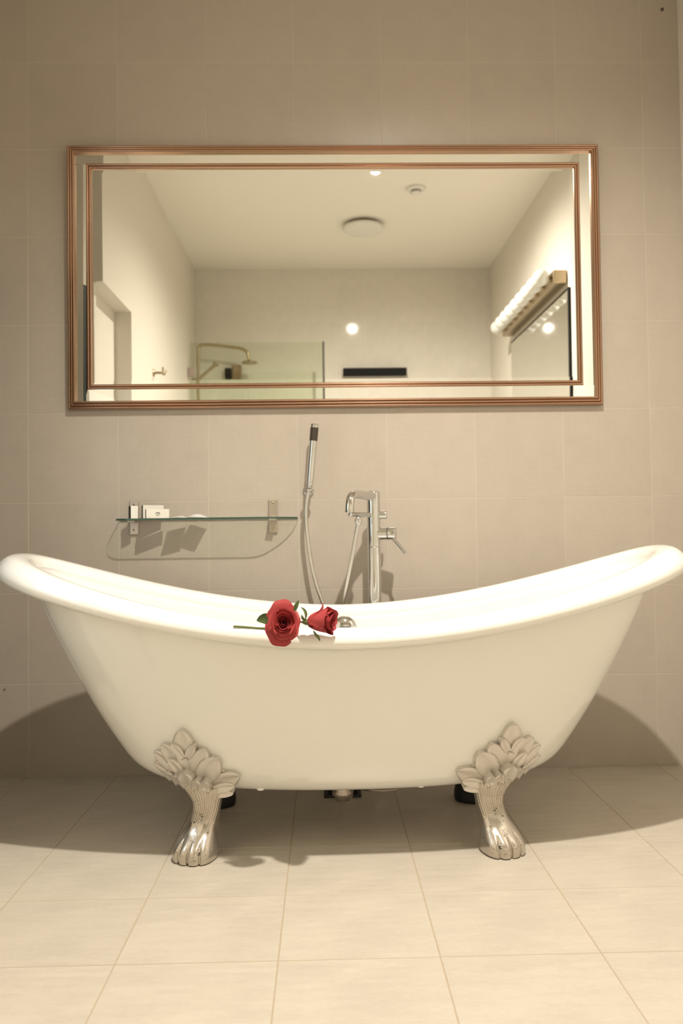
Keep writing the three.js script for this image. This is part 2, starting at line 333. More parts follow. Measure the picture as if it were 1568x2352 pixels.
function pawRings() {
  // y, outward centre, forward centre, half width, half depth
  const T = [[0, 0.376, 0.198, 0.047, 0.047], [0.004, 0.376, 0.198, 0.051, 0.051], [0.014, 0.376, 0.198, 0.053, 0.052], [0.026, 0.3755, 0.197, 0.052, 0.051], [0.038, 0.374, 0.193, 0.049, 0.047], [0.050, 0.371, 0.187, 0.045, 0.042], [0.064, 0.366, 0.178, 0.040, 0.037], [0.080, 0.360, 0.170, 0.0365, 0.034], [0.096, 0.356, 0.165, 0.0345, 0.032], [0.112, 0.3535, 0.162, 0.0345, 0.031], [0.128, 0.353, 0.161, 0.037, 0.031], [0.143, 0.3545, 0.160, 0.043, 0.030], [0.157, 0.358, 0.158, 0.051, 0.029], [0.168, 0.361, 0.154, 0.057, 0.026], [0.178, 0.363, 0.146, 0.056, 0.022], [0.188, 0.363, 0.136, 0.050, 0.018]];
  const ys = T.map((r) => r[0]), col = [1, 2, 3, 4].map((k) => spline(ys, T.map((r) => r[k])));
  const rings = [], NA = 200, yaw = 0.33;
  for (let i = 0; i <= 56; i++) {
    const y = 0.188 * i / 56, [co, cz, hw, hd] = col.map((f) => f(y));
    const turn = yaw * (1 - sstep(0.05, 0.13, y)), toe = 1 - sstep(0.028, 0.060, y), neck = sstep(0.082, 0.090, y);
    const ring = [];
    for (let j = 0; j < NA; j++) {
      const a = j / NA * Math.PI * 2, ca = Math.cos(a), sa = Math.sin(a); // sa = 1 forward
      const p = 2.5, r = Math.pow(Math.pow(Math.abs(ca), p) + Math.pow(Math.abs(sa), p), -1 / p);
      let x = ca * r * hw, z = sa * r * hd;
      if (sa > 0) {
        const u = ca / Math.max(0.35, Math.hypot(ca, sa)); // across the toes
        let cut = 0; for (const g of [-0.56, -0.06, 0.42]) cut = Math.max(cut, Math.exp(-Math.pow((u - g) / 0.05, 2)));
        const bulge = 0.003 * Math.abs(Math.sin((u + 0.56) / 0.49 * Math.PI));
        z += toe * sa * (bulge - 0.0065 * cut);
        const gr = 0.5 - 0.5 * Math.cos(u * 44); z -= neck * sa * 0.0026 * Math.pow(gr, 4);
      }
      const X = x * Math.cos(turn) + z * Math.sin(turn), Z = -x * Math.sin(turn) + z * Math.cos(turn);
      ring.push(V(co + X, y, cz + Z));
    }
    rings.push(ring);
  }
  const c0 = rings[0].reduce((a, p) => a.add(p), V(0, 0, 0)).multiplyScalar(1 / NA);
  rings.unshift(rings[0].map(() => c0.clone()));
  return rings;
}
const PAW = pawRings(), LEAVES = leafSpecs.map((s) => leafGrid(...s));
for (const [sx, sz] of [[-1, 1], [1, 1], [-1, -1], [1, -1]]) {
  const map = (p) => V(TC.x + sx * p.x, p.y, TC.z + sz * p.z), flip = sx * sz > 0;
  const near = sz > 0, foot = part('foot', surface(PAW.map((r) => r.map(map)), { wrapJ: true, flip }), near ? M.pewter : M.shadedFoot, tub, near ? 'silver lion-paw foot with a leaf crest' : 'rear foot coloured dark for the shade under the tub');
  // backing of the crest: leaf outline seated on the tub
  const oc = px2(425, 1800), rim = leafSpecs.slice(0, 9).map((s) => px2(...s[0]));
  const outline = [rim[0], rim[1], rim[2], rim[3], rim[4], rim[5], rim[6], rim[7], rim[8], px2(470, 1838), px2(430, 1835), px2(395, 1826), px2(365, 1808)];
  const bg = [];
  for (const [k, h] of [[0, 0.006], [0.45, 0.006], [0.8, 0.006], [0.9, 0.0055], [0.93, -0.004]]) bg.push(Array.from({ length: outline.length * 4 }, (_, q) => {
    const i = Math.floor(q / 4), t = (q % 4) / 4, A = outline[i], B = outline[(i + 1) % outline.length], dip = 1 - 0.16 * Math.sin(t * Math.PI);
    return map(onTub(lerp(oc[0], lerp(A[0], B[0], t), k * dip), lerp(oc[1], lerp(A[1], B[1], t), k * dip), h));
  }));
  part('crest_plate', surface(bg, { wrapJ: true, flip: flip }), near ? M.pewter : M.shadedFoot, foot);
  for (const L of LEAVES) part('leaf', surface(L.map((r) => r.map(([o, y, h]) => map(onTub(o, y, h)))), { flip }), near ? M.pewterLeaf : M.shadedFoot, foot);
}

// ---------------------------------------------------------------- framed mirror above the tub
{
  const X0 = -0.849, X1 = 0.9475, Yb = 1.2165, Yt = 2.1072, cx = (X0 + X1) / 2, w = X1 - X0, h = Yt - Yb;
  const mir = thing('wall_mirror', 'large rectangular wall mirror with a double ribbed copper frame', 'mirror', [cx, Yb, 0.004]);
  mir.rotation.x = 0.0095;
  // ribbed frame: profile (inward distance, height) swept round the rectangle with mitred corners
  function frame(x0, x1, y0, y1, prof, parent) {
    const sides = [];
    const C = [[x0, y0, 1, 1], [x1, y0, -1, 1], [x1, y1, -1, -1], [x0, y1, 1, -1]];
    const names2 = ['frame_rail', 'frame_stile', 'frame_rail', 'frame_stile'];
    for (let i = 0; i < 4; i++) {
      const A = C[i], B = C[(i + 1) % 4];
      const grid = prof.map(([d, z]) => [V(A[0] + A[2] * d, A[1] + A[3] * d, z), V(B[0] + B[2] * d, B[1] + B[3] * d, z)]);
      const g = surface(grid, { flip: true }).toNonIndexed(); g.computeVertexNormals();
      part(names2[i], g, M.copper, parent);
    }
    return sides;
  }
  const ribs = (wd, n, z0, z1, amp) => {
    const p = [[0, 0], [0.0005, z0]];
    for (let r = 0; r < n; r++) for (let k = 0; k <= 8; k++) { const t = k / 8, d = 0.0005 + (wd - 0.001) * (r + t) / n; p.push([d, lerp(z0, z1, (r + t) / n) + amp * Math.pow(Math.sin(t * Math.PI), 0.7)]); }
    p.push([wd - 0.0002, z1 - 0.001]); p.push([wd, 0.006]); return p;
  };
  frame(-w / 2, w / 2, 0, h, ribs(0.0275, 3, 0.014, 0.026, 0.0045), mir);
  const ix0 = -0.784 - cx, ix1 = 0.880 - cx, iy0 = 1.2823 - Yb, iy1 = 2.0436 - Yb;
  frame(ix0, ix1, iy0, iy1, ribs(0.0180, 2, 0.020, 0.020, 0.0040), mir);
  part('back_board', box(-w / 2 + 0.004, w / 2 - 0.004, 0.004, h - 0.004, 0, 0.008), M.rubber, mir);
  // mirror strips between the two frames, tipped a little, each with a narrow inner bevel
  const o = 0.0275, quad = (a, b, c, d) => { const g = surface([[a, b], [d, c]], { flip: true }).toNonIndexed(); g.computeVertexNormals(); return g; };
  const sx0 = -w / 2 + o, sx1 = w / 2 - o, sy0 = o, sy1 = h - o, zo = 0.0145, zi = 0.0158, bz = 0.0188, bw = 0.006;
  part('mirror_strip', quad(V(sx0, sy1, zo), V(sx1 - 0.0385, sy1, zo), V(sx1 - 0.0385, iy1 - 0.001, zi), V(sx0, iy1 - 0.001, zi)), M.mirror, mir);
  part('mirror_strip', quad(V(ix0 + 0.001, iy0 + 0.001, zi), V(sx1, iy0 + 0.001, zi), V(sx1, sy0, zo), V(ix0 + 0.001 - 0.012, sy0, zo)), M.mirror, mir);
  part('mirror_strip', quad(V(sx0, iy1 - 0.001, zo), V(ix0 - bw - 0.004, iy1 - 0.001, zi), V(ix0 - bw - 0.008, sy0, zi), V(sx0, sy0, zo)), M.mirror, mir);
  part('strip_bevel', quad(V(ix0 - bw - 0.004, iy1 - 0.001, zi), V(ix0 + 0.001, iy1 - 0.001, bz), V(ix0 - 0.003, sy0, bz), V(ix0 - bw - 0.008, sy0, zi)), M.mirror, mir, 'narrow bevelled edge reflecting dark green');
  part('mirror_strip', quad(V(ix1 - 0.001, sy1, zi), V(sx1, sy1, zo), V(sx1, iy0, zo), V(ix1 - 0.001, iy0, zi)), M.mirror, mir);
  // central glass with bevelled margin
  const m = 0.0172, gx0 = ix0 + m, gx1 = ix1 - m, gy0 = iy0 + m, gy1 = iy1 - m, bb = 0.013, zc = 0.0150, ze = 0.01465;
  const glass = part('mirror_glass', quad(V(gx0 + bb, gy1 - bb, zc), V(gx1 - bb, gy1 - bb, zc), V(gx1 - bb, gy0 + bb, zc), V(gx0 + bb, gy0 + bb, zc)), M.mirror, mir);
  const O = [V(gx0, gy1, ze), V(gx1, gy1, ze), V(gx1, gy0, ze), V(gx0, gy0, ze)], I = [V(gx0 + bb, gy1 - bb, zc), V(gx1 - bb, gy1 - bb, zc), V(gx1 - bb, gy0 + bb, zc), V(gx0 + bb, gy0 + bb, zc)];
  for (let i = 0; i < 4; i++) { const j = (i + 1) % 4; part('bevel', quad(O[i], O[j], I[j], I[i]), M.mirror, glass); }
}

// ---------------------------------------------------------------- glass shelf with brackets
const SY = 0.8435, SX0 = -0.683, SX1 = -0.0885, SD = 0.100;
{
  const sh = thing('glass_shelf', 'clear glass wall shelf with rounded ends on two metal brackets', 'shelf', [0, 0, 0]);
  const s = new THREE.Shape(), r = 0.088, z0 = 0.004;
  s.moveTo(SX0, z0); s.lineTo(SX1, z0); s.quadraticCurveTo(SX1 + 0.0, SD * 0.55, SX1 - r, SD * 0.94); s.quadraticCurveTo(SX1 - r - 0.02, SD, SX1 - r - 0.05, SD);
  s.lineTo(SX0 + 0.06, SD); s.quadraticCurveTo(SX0, SD, SX0, SD - 0.055); s.closePath();
  const pts = s.getPoints(16), T = 0.006;
  const mk = (y) => { const g = new THREE.ShapeGeometry(s, 16); g.rotateX(Math.PI / 2); g.translate(0, y, 0); return g; };
  const plate = part('glass_plate', merge([mk(SY), mk(SY + T)]), M.glass, sh);
  part('glass_edge', surface([[...pts].map((p) => V(p.x, SY, p.y)), [...pts].map((p) => V(p.x, SY + T, p.y))]), M.glassEdge, plate, 'dark green polished glass edge');
  for (const x of [-0.6345, -0.1715]) {
    const b = part('bracket', merge([rbox(0.029, 0.112, 0.008, 0.0015).translate(x, 0.854, 0.004), rbox(0.024, 0.005, 0.05, 0.001).translate(x, SY - 0.0028, 0.028), rbox(0.024, 0.005, 0.03, 0.001).translate(x, SY + T + 0.0028, 0.018)]), M.steel, sh);
    for (const dy of [-0.04, 0.045]) part('screw', turned(V(x, 0.854 + dy, 0.008), V(0, 0, 1), [[0.004, 0], [0.0035, 0.0015], [0, 0.002]], 14), M.brass, b);
  }
}
function emblemTex(lines) { // dark arch mark printed on the cards
  const c = document.createElement('canvas'); c.width = 256; c.height = 128; const x = c.getContext('2d');
  x.fillStyle = '#e8e3d8'; x.fillRect(0, 0, 256, 128);
  x.strokeStyle = '#4a4238'; x.fillStyle = '#4a4238'; x.lineWidth = 8;
  x.beginPath(); x.arc(128, 70, 24, Math.PI, 0); x.stroke();
  x.lineWidth = 5; for (const d of [-8, 2, 12]) { x.beginPath(); x.moveTo(128 + d, 70); x.lineTo(128 + d + 4, 52); x.stroke(); }
  if (lines) { x.fillRect(106, 80, 44, 5); x.fillRect(110, 91, 36, 5); }
  const t = new THREE.CanvasTexture(c); t.colorSpace = THREE.SRGBColorSpace; return t;
}
{
  const top = SY + 0.0062;
  const carton = (name, label, w, h, d, p, ry, rz, printed, side) => {
    const g = thing(name, label, 'box', p, 'toiletry cartons on the glass shelf');
    g.rotation.set(0, ry, rz);
    part('carton_body', rbox(w, h, d, 0.0008, 1).translate(0, h / 2, 0), M.card, g);
    part('dark_side', box(-w / 2 - 0.0012, -w / 2 + 0.0002, 0.0006, h - 0.0006, -d / 2 + 0.0005, d / 2 - 0.0005), M.cardBlack, g, 'black side panel');
    if (printed) { const pl = new THREE.PlaneGeometry(w - 0.001, h - 0.001); pl.translate(0, h / 2, d / 2 + 0.0003); part('printed_front', pl, std(rgb(0.95, 0.95, 0.95), 0.7, { map: emblemTex(printed === 2) }), g, 'front with a small dark arch emblem'); }
    return g;
  };
  carton('narrow_carton', 'narrow white carton with a black side at the shelf end', 0.024, 0.041, 0.020, [-0.6235, top, 0.062], 0.56, 0, 0);
  carton('printed_carton', 'taller white carton with an arch emblem behind the smaller one', 0.068, 0.044, 0.016, [-0.566, top, 0.036], 0.42, 0, 1);
  carton('printed_carton', 'small low white carton with an arch emblem at the shelf front', 0.074, 0.030, 0.014, [-0.543, top, 0.074], 0.34, 0, 2);
  const sachet = (label, w, d, p, ry, lift) => {
    const grid = []; for (let i = 0; i <= 8; i++) { const row = []; for (let j = 0; j <= 8; j++) { const u = i / 8 - 0.5, v = j / 8 - 0.5; row.push(V(u * w, 0.0006 + lift * (0.25 - u * u) * (0.3 - v * v) * 8 + 0.0006 * Math.sin(9 * u + 5 * v), v * d)); } grid.push(row); }
    const low = grid.map((r) => r.map((p) => V(p.x, Math.max(0, p.y - 0.0012 - lift * 0.2), p.z)));
    const o = single('sachet', merge([surface(grid, { flip: true }), surface(low)]), M.paper, label, 'sachet', p, 'paper sachets on the glass shelf'); o.rotation.y = ry; return o;
  };
  sachet('flat white paper sachet beside the small carton', 0.056, 0.062, [-0.474, top, 0.060], 0.2, 0.010);
  sachet('crumpled white sachet lying at the right of the flat one', 0.062, 0.058, [-0.418, top, 0.052], -0.22, 0.020);
}

// ---------------------------------------------------------------- floor-standing tap, hose and hand shower
const FZ = 0.110, FX = 0.1595;
{
  const f = thing('bath_tap', 'tall chrome floor-standing bath tap behind the tub', 'tap', [0, 0, 0]);
  part('base_plate', turned(V(FX + 0.012, 0, FZ + 0.005), V(0, 1, 0), [[0.105, 0], [0.105, 0.006], [0.1, 0.012], [0.03, 0.016], [0.0, 0.016]], 48), M.steel, f);
  const R = 0.0215;
  part('column', merge([turned(V(FX, 0.01, FZ), V(0, 1, 0), [[R, 0], [R, 0.736], [R - 0.0012, 0.738]], 48), turned(V(FX, 0.75, FZ), V(0, 1, 0), [[R - 0.0012, 0], [R, 0.002], [R, 0.172], [R - 0.002, 0.176], [R - 0.006, 0.178], [0, 0.1785]], 48)]), M.chrome, f);
  // spout reaches out over the tub and turns down
  const S = [V(FX - 0.004, 0.911, FZ + 0.01), V(0.128, 0.9115, 0.165), V(0.105, 0.9115, 0.215), V(0.090, 0.909, 0.246), V(0.0815, 0.899, 0.266), V(0.078, 0.882, 0.2745), V(0.077, 0.860, 0.276)];
  const sp = part('spout', tube(S, 0.0138, 60, 28), M.chrome, f);
  part('aerator', turned(V(0.077, 0.8612, 0.276), V(0, -1, 0), [[0.0143, -0.012], [0.0143, 0.006], [0.0125, 0.0065], [0.012, 0.003], [0, 0.003]], 28), M.chrome, sp);
  part('outlet_mesh', turned(V(0.077, 0.8570, 0.276), V(0, -1, 0), [[0.0118, 0], [0, 0.0005]], 20), M.rubber, sp);
  // diverter arm and its hose nut
  const arm = part('diverter_arm', merge([turned(V(FX - 0.012, 0.8515, FZ + 0.01), V(-0.072, 0, 0.075), [[0.0075, 0], [0.0075, 0.095], [0.0068, 0.098], [0, 0.0985]], 24)]), M.chrome, f);
  part('hose_nut', merge([turned(V(0.107, 0.845, 0.178), V(-0.02, -1, 0), [[0, -0.004], [0.006, 0], [0.0095, 0.006], [0.0115, 0.012], [0.0112, 0.018], [0.008, 0.025], [0.0055, 0.029]], 24)]), M.chrome, arm);
  // diverter knob and mixer with lever on the right
  part('diverter_knob', turned(V(FX + R - 0.004, 0.8508, FZ), V(1, 0, 0.12), [[0.0125, 0], [0.0135, 0.004], [0.0138, 0.022], [0.012, 0.0255], [0, 0.026]], 32), M.chrome, f);
  const mx = part('mixer_body', turned(V(FX + R - 0.006, 0.7905, FZ), V(1, 0, 0.25), [[0.0205, 0], [0.0205, 0.029]], 40), M.chrome, f);
  const md = V(1, 0, 0.25).normalize(), mo = V(FX + R - 0.006, 0.7905, FZ);
  part('seal_ring', turned(mo.clone().addScaledVector(md, 0.0285), md, [[0.0198, 0], [0.0198, 0.003]], 40), M.rubber, mx);
  const hd = part('mixer_handle', turned(mo.clone().addScaledVector(md, 0.0312), md, [[0.019, 0], [0.0208, 0.0008], [0.0208, 0.022], [0.0185, 0.0255], [0, 0.0262]], 40), M.chrome, f);
  const l0 = mo.clone().addScaledVector(md, 0.047).add(V(0, -0.017, 0.006)), l1 = V(0.256, 0.7265, FZ + 0.052);
  part('lever', merge([rod(l0, l1, 0.0056, 0.0048, 16), new THREE.SphereGeometry(0.0049, 14, 10).translate(l1.x, l1.y, l1.z), new THREE.SphereGeometry(0.0058, 14, 10).translate(l0.x, l0.y, l0.z)]), M.chrome, hd);
}
{
  const h = thing('hand_shower', 'slim chrome hand shower with a dark sleeve held on the wall', 'shower', [0, 0, 0]);
  const a = V(-0.0470, 0.944, 0.062), b = V(-0.0275, 1.1535, 0.066), d = b.clone().sub(a).normalize(), L = b.distanceTo(a);
  part('handle', turned(a, d, [[0.006, -0.008], [0.0085, 0], [0.0098, 0.004], [0.0098, 0.016], [0.0092, 0.017], [0.0105, 0.019], [0.0118, 0.022], [0.0126, L * 0.72], [0.0128, L * 0.735]], 32), M.chrome, h);
  part('dark_sleeve', turned(a.clone().addScaledVector(d, L * 0.735), d, [[0.0131, 0], [0.0133, L * 0.21]], 32), M.darkSleeve, h, 'dark brown rubber sleeve');
  part('spray_head', turned(a.clone().addScaledVector(d, L * 0.945), d, [[0.0128, 0], [0.0128, L * 0.045], [0.0118, L * 0.055], [0.004, L * 0.058], [0, L * 0.058]], 32), M.chrome, h);
  // hose: from the nut of the tap down behind the tub and up to the handle
  const P = [V(0.1060, 0.822, 0.180), V(0.1005, 0.795, 0.176), V(0.087, 0.72, 0.160), V(0.069, 0.63, 0.135), V(0.0545, 0.555, 0.110), V(0.040, 0.47, 0.085), V(0.030, 0.42, 0.070), V(0.018, 0.42, 0.062), V(0.009, 0.47, 0.06), V(-0.008, 0.560, 0.060), V(-0.0275, 0.622, 0.060), V(-0.0425, 0.687, 0.060), V(-0.0545, 0.773, 0.060), V(-0.0600, 0.845, 0.060), V(-0.0575, 0.895, 0.061), V(-0.0490, 0.938, 0.062)];
  const curve = new THREE.CatmullRomCurve3(P, false, 'centripetal'), NS = 520, fr = curve.computeFrenetFrames(NS, false), grid = [];
  for (let i = 0; i <= NS; i++) { const p = curve.getPointAt(i / NS), r = 0.0062 + (i % 2 ? 0.0007 : -0.0003); grid.push(Array.from({ length: 12 }, (_, j) => { const q = j / 12 * Math.PI * 2; return p.clone().addScaledVector(fr.normals[i], Math.cos(q) * r).addScaledVector(fr.binormals[i], Math.sin(q) * r); })); }
  part('flexible_hose', surface(grid, { wrapJ: true, flip: true }), M.hose, h, 'ribbed metal shower hose');
  const br = single('shower_bracket', merge([turned(V(-0.052, 0.938, 0), V(0, 0, 1), [[0.018, 0], [0.018, 0.008], [0.015, 0.01], [0.009, 0.012], [0.009, 0.046], [0, 0.047]], 28), (() => { const g = new THREE.TorusGeometry(0.0125, 0.0040, 12, 28, Math.PI * 1.62); g.rotateZ(-Math.PI * 0.31); g.rotateX(Math.PI / 2); g.translate(-0.0485, 0.9365, 0.0622); return g; })()]), M.chrome, 'small chrome wall hook holding the hand shower', 'bracket');
}
// floor drain under the tub
{
  const d = thing('floor_drain', 'dark square floor drain under the tub', 'drain', [0.045, 0, 0.232]);
  part('drain_frame', rbox(0.112, 0.006, 0.075, 0.002).translate(0, 0.003, 0), M.rubber, d);
  for (let i = 0; i < 5; i++) part('drain_bar', rbox(0.09, 0.003, 0.006, 0.001).translate(0, 0.0065, -0.024 + i * 0.012), M.black, d);
}

// ---------------------------------------------------------------- roses on the tub rim
function petalGeo({ phi, span, r0, r1, h, curl, drop = 0, edge = 0.003, tip = 0.15, s0 = 0, point = 0, k = 1, pw = 0.75 }) {
  const rows = [], NS = 14, NA = 14, w1 = rr(0, 6), w2 = rr(0, 6);
  for (let i = 0; i <= NS; i++) {
    const s = i / NS, row = [];
    for (let j = 0; j <= NA; j++) {
      const a = j / NA * 2 - 1, wp = 0.38 + 0.62 * Math.sin(Math.min(1, s * 1.2) * Math.PI / 2);
      const an = phi + a * span * wp;
      const c = Math.max(0, (s - 0.62) / 0.38);
      let rho = r0 + (r1 - r0) * Math.pow(Math.sin(s * Math.PI / 2), pw) + curl * c * c + edge * Math.pow(Math.abs(a), 3) * s;
      rho += 0.0012 * k * s * Math.sin(a * 4 + w1) + 0.0008 * k * s * s * Math.sin(a * 9 + w2);
      let y = h * (s - tip * Math.pow(Math.abs(a), 2.6) * s) - drop * c * c + 0.0010 * k * s * Math.sin(a * 6 + w2);
      y += point * Math.exp(-a * a / 0.03) * c;
      row.push(V(Math.cos(an) * rho, y, Math.sin(an) * rho));
    }
    rows.push(row);
  }
  return surface(rows);
}
function ribbon(pts, w, cup = 0.2) { // pointed leaf along a curve
  const c = new THREE.CatmullRomCurve3(pts), n = 14, rows = [];
  for (let i = 0; i <= n; i++) {
    const t = i / n, p = c.getPoint(t), tan = c.getTangent(t), side = V(0, 0, 1).cross(tan).normalize(), nor = tan.clone().cross(side).normalize(), ww = w * Math.pow(Math.sin(Math.PI * clamp(0.04 + t * 0.955, 0, 1)), 0.8);
    rows.push([-1, -0.5, 0, 0.5, 1].map((a) => p.clone().addScaledVector(side, a * ww).addScaledVector(nor, cup * ww * a * a)));
  }
  return surface(rows);
}
function flower(g, layers, calyxR) { // flower along local +y, base at origin
  layers.forEach((l, li) => {
    for (let i = 0; i < l.n; i++) {
      const phi = l.phis ? l.phis[i] : l.off + i / l.n * Math.PI * 2 + rr(-0.12, 0.12), big = l.bigs ? l.bigs[i] : 1;
      part('petal', petalGeo({ ...l, phi, r1: l.r1 * big * rr(0.95, 1.05), h: l.h * rr(0.94, 1.05), curl: l.curl * rr(0.7, 1.3) }), l.deep ? M.petalDeep : M.petal[Math.floor(rnd() * 3)], g);
    }
  });
  part('calyx', turned(V(0, -0.012, 0), V(0, 1, 0), [[0.0025, -0.003], [0.0045, 0.001], [0.007, 0.006], [0.0072, 0.011], [calyxR, 0.016], [0, 0.017]], 18), M.sepal, g);
}
{
  const r1 = thing('rose', 'open red rose facing forward on the tub rim', 'rose', [-0.094, 0.588, 0.872], 'two red roses lying on the tub rim');
  const head = new THREE.Group(); // orientation baked into the geometry below so that petals stay direct parts
  const e = new THREE.Euler(1.42, 0.12, 0.10, 'YXZ'), mat = new THREE.Matrix4().makeRotationFromEuler(e).scale(V(0.98, 1, 1.16));
  const before = r1.children.length;
  flower(r1, [
    { n: 2, off: 0.2, span: 2.0, r0: 0.001, r1: 0.0030, h: 0.041, curl: 0.0016, edge: 0.001, tip: 0.02, deep: 1, k: 0.3 },
    { n: 2, off: 1.5, span: 1.9, r0: 0.002, r1: 0.0068, h: 0.0415, curl: 0.0022, edge: 0.0015, tip: 0.02, deep: 1, k: 0.4 },
    { n: 2, off: 0.6, span: 1.8, r0: 0.003, r1: 0.0105, h: 0.0415, curl: 0.0030, drop: 0.0006, edge: 0.002, tip: 0.03, k: 0.5 },
    { n: 3, off: 1.9, span: 1.4, r0: 0.004, r1: 0.0142, h: 0.0400, curl: 0.0044, drop: 0.0014, edge: 0.002, tip: 0.05, k: 0.6 },
    { n: 3, off: 0.9, span: 1.35, r0: 0.005, r1: 0.0182, h: 0.0370, curl: 0.0068, drop: 0.003, edge: 0.002, tip: 0.08, k: 0.7 },
    { n: 3, off: 1.9, span: 1.3, r0: 0.006, r1: 0.0225, h: 0.0325, curl: 0.0105, drop: 0.006, edge: 0.002, tip: 0.12, k: 0.9 },
    { n: 3, phis: [-1.85, 2.15, 0.35], bigs: [1.0, 1.12, 0.84], span: 0.98, r0: 0.007, r1: 0.0285, h: 0.0285, curl: 0.0125, drop: 0.010, edge: -0.003, tip: 0.22, k: 1.3 },
  ], 0.008);
  for (const c of r1.children.slice(before)) c.geometry.applyMatrix4(mat);
  part('stem', tube([V(0.0, 0.0, -0.010), V(-0.006, -0.008, -0.016), V(-0.025, -0.0135, -0.026), V(-0.06, -0.0135, -0.030), V(-0.095, -0.010, -0.030), V(-0.117, -0.0085, -0.030)], 0.0021, 40, 10), M.stem, r1);
  part('leaf', ribbon([V(-0.022, -0.004, -0.006), V(-0.040, 0.010, -0.003), V(-0.062, 0.006, -0.004)], 0.0125, 0.25), M.leaf, r1);
  part('leaf', ribbon([V(0.018, 0.018, -0.012), V(0.026, 0.034, -0.012), V(0.034, 0.050, -0.014)], 0.0052, 0.3), M.leaf, r1);
  const r2 = thing('rose', 'half-closed red rose lying on its side pointing right', 'rose', [-0.0400, 0.5890, 0.868], 'two red roses lying on the tub rim');
  const e2 = new THREE.Euler(0.0, -0.42, -1.52, 'YXZ'), mat2 = new THREE.Matrix4().makeRotationFromEuler(e2);
  const b2 = r2.children.length;
  flower(r2, [
    { n: 2, off: 0.2, span: 1.9, r0: 0.001, r1: 0.0045, h: 0.058, curl: 0.0012, edge: 0.001, tip: 0.03, deep: 1, k: 0.4, pw: 0.5 },
    { n: 3, off: 1.2, span: 1.5, r0: 0.002, r1: 0.0090, h: 0.061, curl: 0.0016, tip: 0.04, k: 0.5, pw: 0.5 },
    { n: 3, off: 0.4, span: 1.35, r0: 0.003, r1: 0.0145, h: 0.063, curl: 0.002, tip: 0.06, k: 0.7, pw: 0.5 },
    { n: 3, off: 1.3, span: 1.25, r0: 0.004, r1: 0.0200, h: 0.064, curl: 0.003, tip: 0.10, k: 1.0, pw: 0.5 },
    { n: 3, off: 2.3, span: 1.15, r0: 0.005, r1: 0.0250, h: 0.061, curl: 0.0055, drop: 0.003, tip: 0.16, point: 0.003, k: 1.3, pw: 0.52 },
  ], 0.008);
  for (const c of r2.children.slice(b2)) c.geometry.applyMatrix4(mat2);
  part('stem', tube([V(-0.008, 0, -0.001), V(-0.020, -0.001, -0.008), V(-0.03, -0.008, -0.03), V(-0.05, -0.012, -0.044)], 0.0021, 24, 10), M.stem, r2);
  for (const p of [
    [V(-0.006, 0.004, 0.004), V(-0.004, 0.018, 0.006), V(-0.008, 0.028, 0.006), V(-0.016, 0.034, 0.004)],
    [V(-0.006, 0.003, 0.0), V(-0.012, 0.010, 0.006), V(-0.014, 0.017, 0.006)],
    [V(0.012, -0.018, 0.015), V(0.018, -0.026, 0.022), V(0.024, -0.033, 0.024), V(0.027, -0.041, 0.024)],
    [V(0.012, 0.014, 0.022), V(0.024, 0.022, 0.022), V(0.033, 0.032, 0.018), V(0.034, 0.044, 0.014)],
  ]) part('sepal', ribbon(p, 0.0032, 0.3), p[0].y > 0.006 ? M.petal[1] : M.sepal, r2);
}

// ---------------------------------------------------------------- ceiling fittings and what the mirror shows
{
  const d = thing('downlight', 'small round recessed ceiling downlight above the tub', 'lamp', [LAMP.x, CY, LAMP.z]);
  part('trim_ring', turned(V(0, 0, 0), V(0, -1, 0), [[0.048, 0], [0.047, 0.006], [0.034, 0.010], [0.031, 0.008], [0.031, 0.001]], 40), M.white, d);
  part('lamp_lens', turned(V(0, -0.001, 0), V(0, -1, 0), [[0.030, 0], [0.030, 0.005], [0.02, 0.008], [0, 0.009]], 32), std(rgb(0.9, 0.9, 0.85), 0.4, { emissive: WARM, emissiveIntensity: 5 }), d, 'glowing lens');
  const v = thing('ceiling_vent', 'round white ceiling vent seen in the mirror', 'vent', [0.267, CY, 2.315]);
  part('vent_collar', turned(V(0, 0, 0), V(0, -1, 0), [[0.095, 0], [0.095, 0.018], [0, 0.018]], 40), M.brown, v);
  part('vent_disc', turned(V(0, -0.018, 0), V(0, -1, 0), [[0, 0], [0.115, 0], [0.125, 0.004], [0.127, 0.014], [0.120, 0.024], [0.10, 0.027], [0, 0.027]], 48), M.white, v);
  const s = thing('smoke_detector', 'small white smoke detector on the ceiling in the mirror', 'detector', [0.537, CY, 1.784]);
  part('detector_base', turned(V(0, 0, 0), V(0, -1, 0), [[0.055, 0], [0.055, 0.010], [0.048, 0.014], [0.03, 0.016], [0, 0.016]], 36), M.white, s);
  part('detector_cap', turned(V(0, -0.022, 0), V(0, -1, 0), [[0, 0], [0.03, 0], [0.028, 0.01], [0.015, 0.014], [0, 0.015]], 28), M.white, s);
  for (let i = 0; i < 6; i++) { const a = i / 6 * Math.PI * 2; part('rib', box(-0.002, 0.002, -0.024, -0.012, 0.016, 0.028).rotateY(a), M.brown, s); }
}
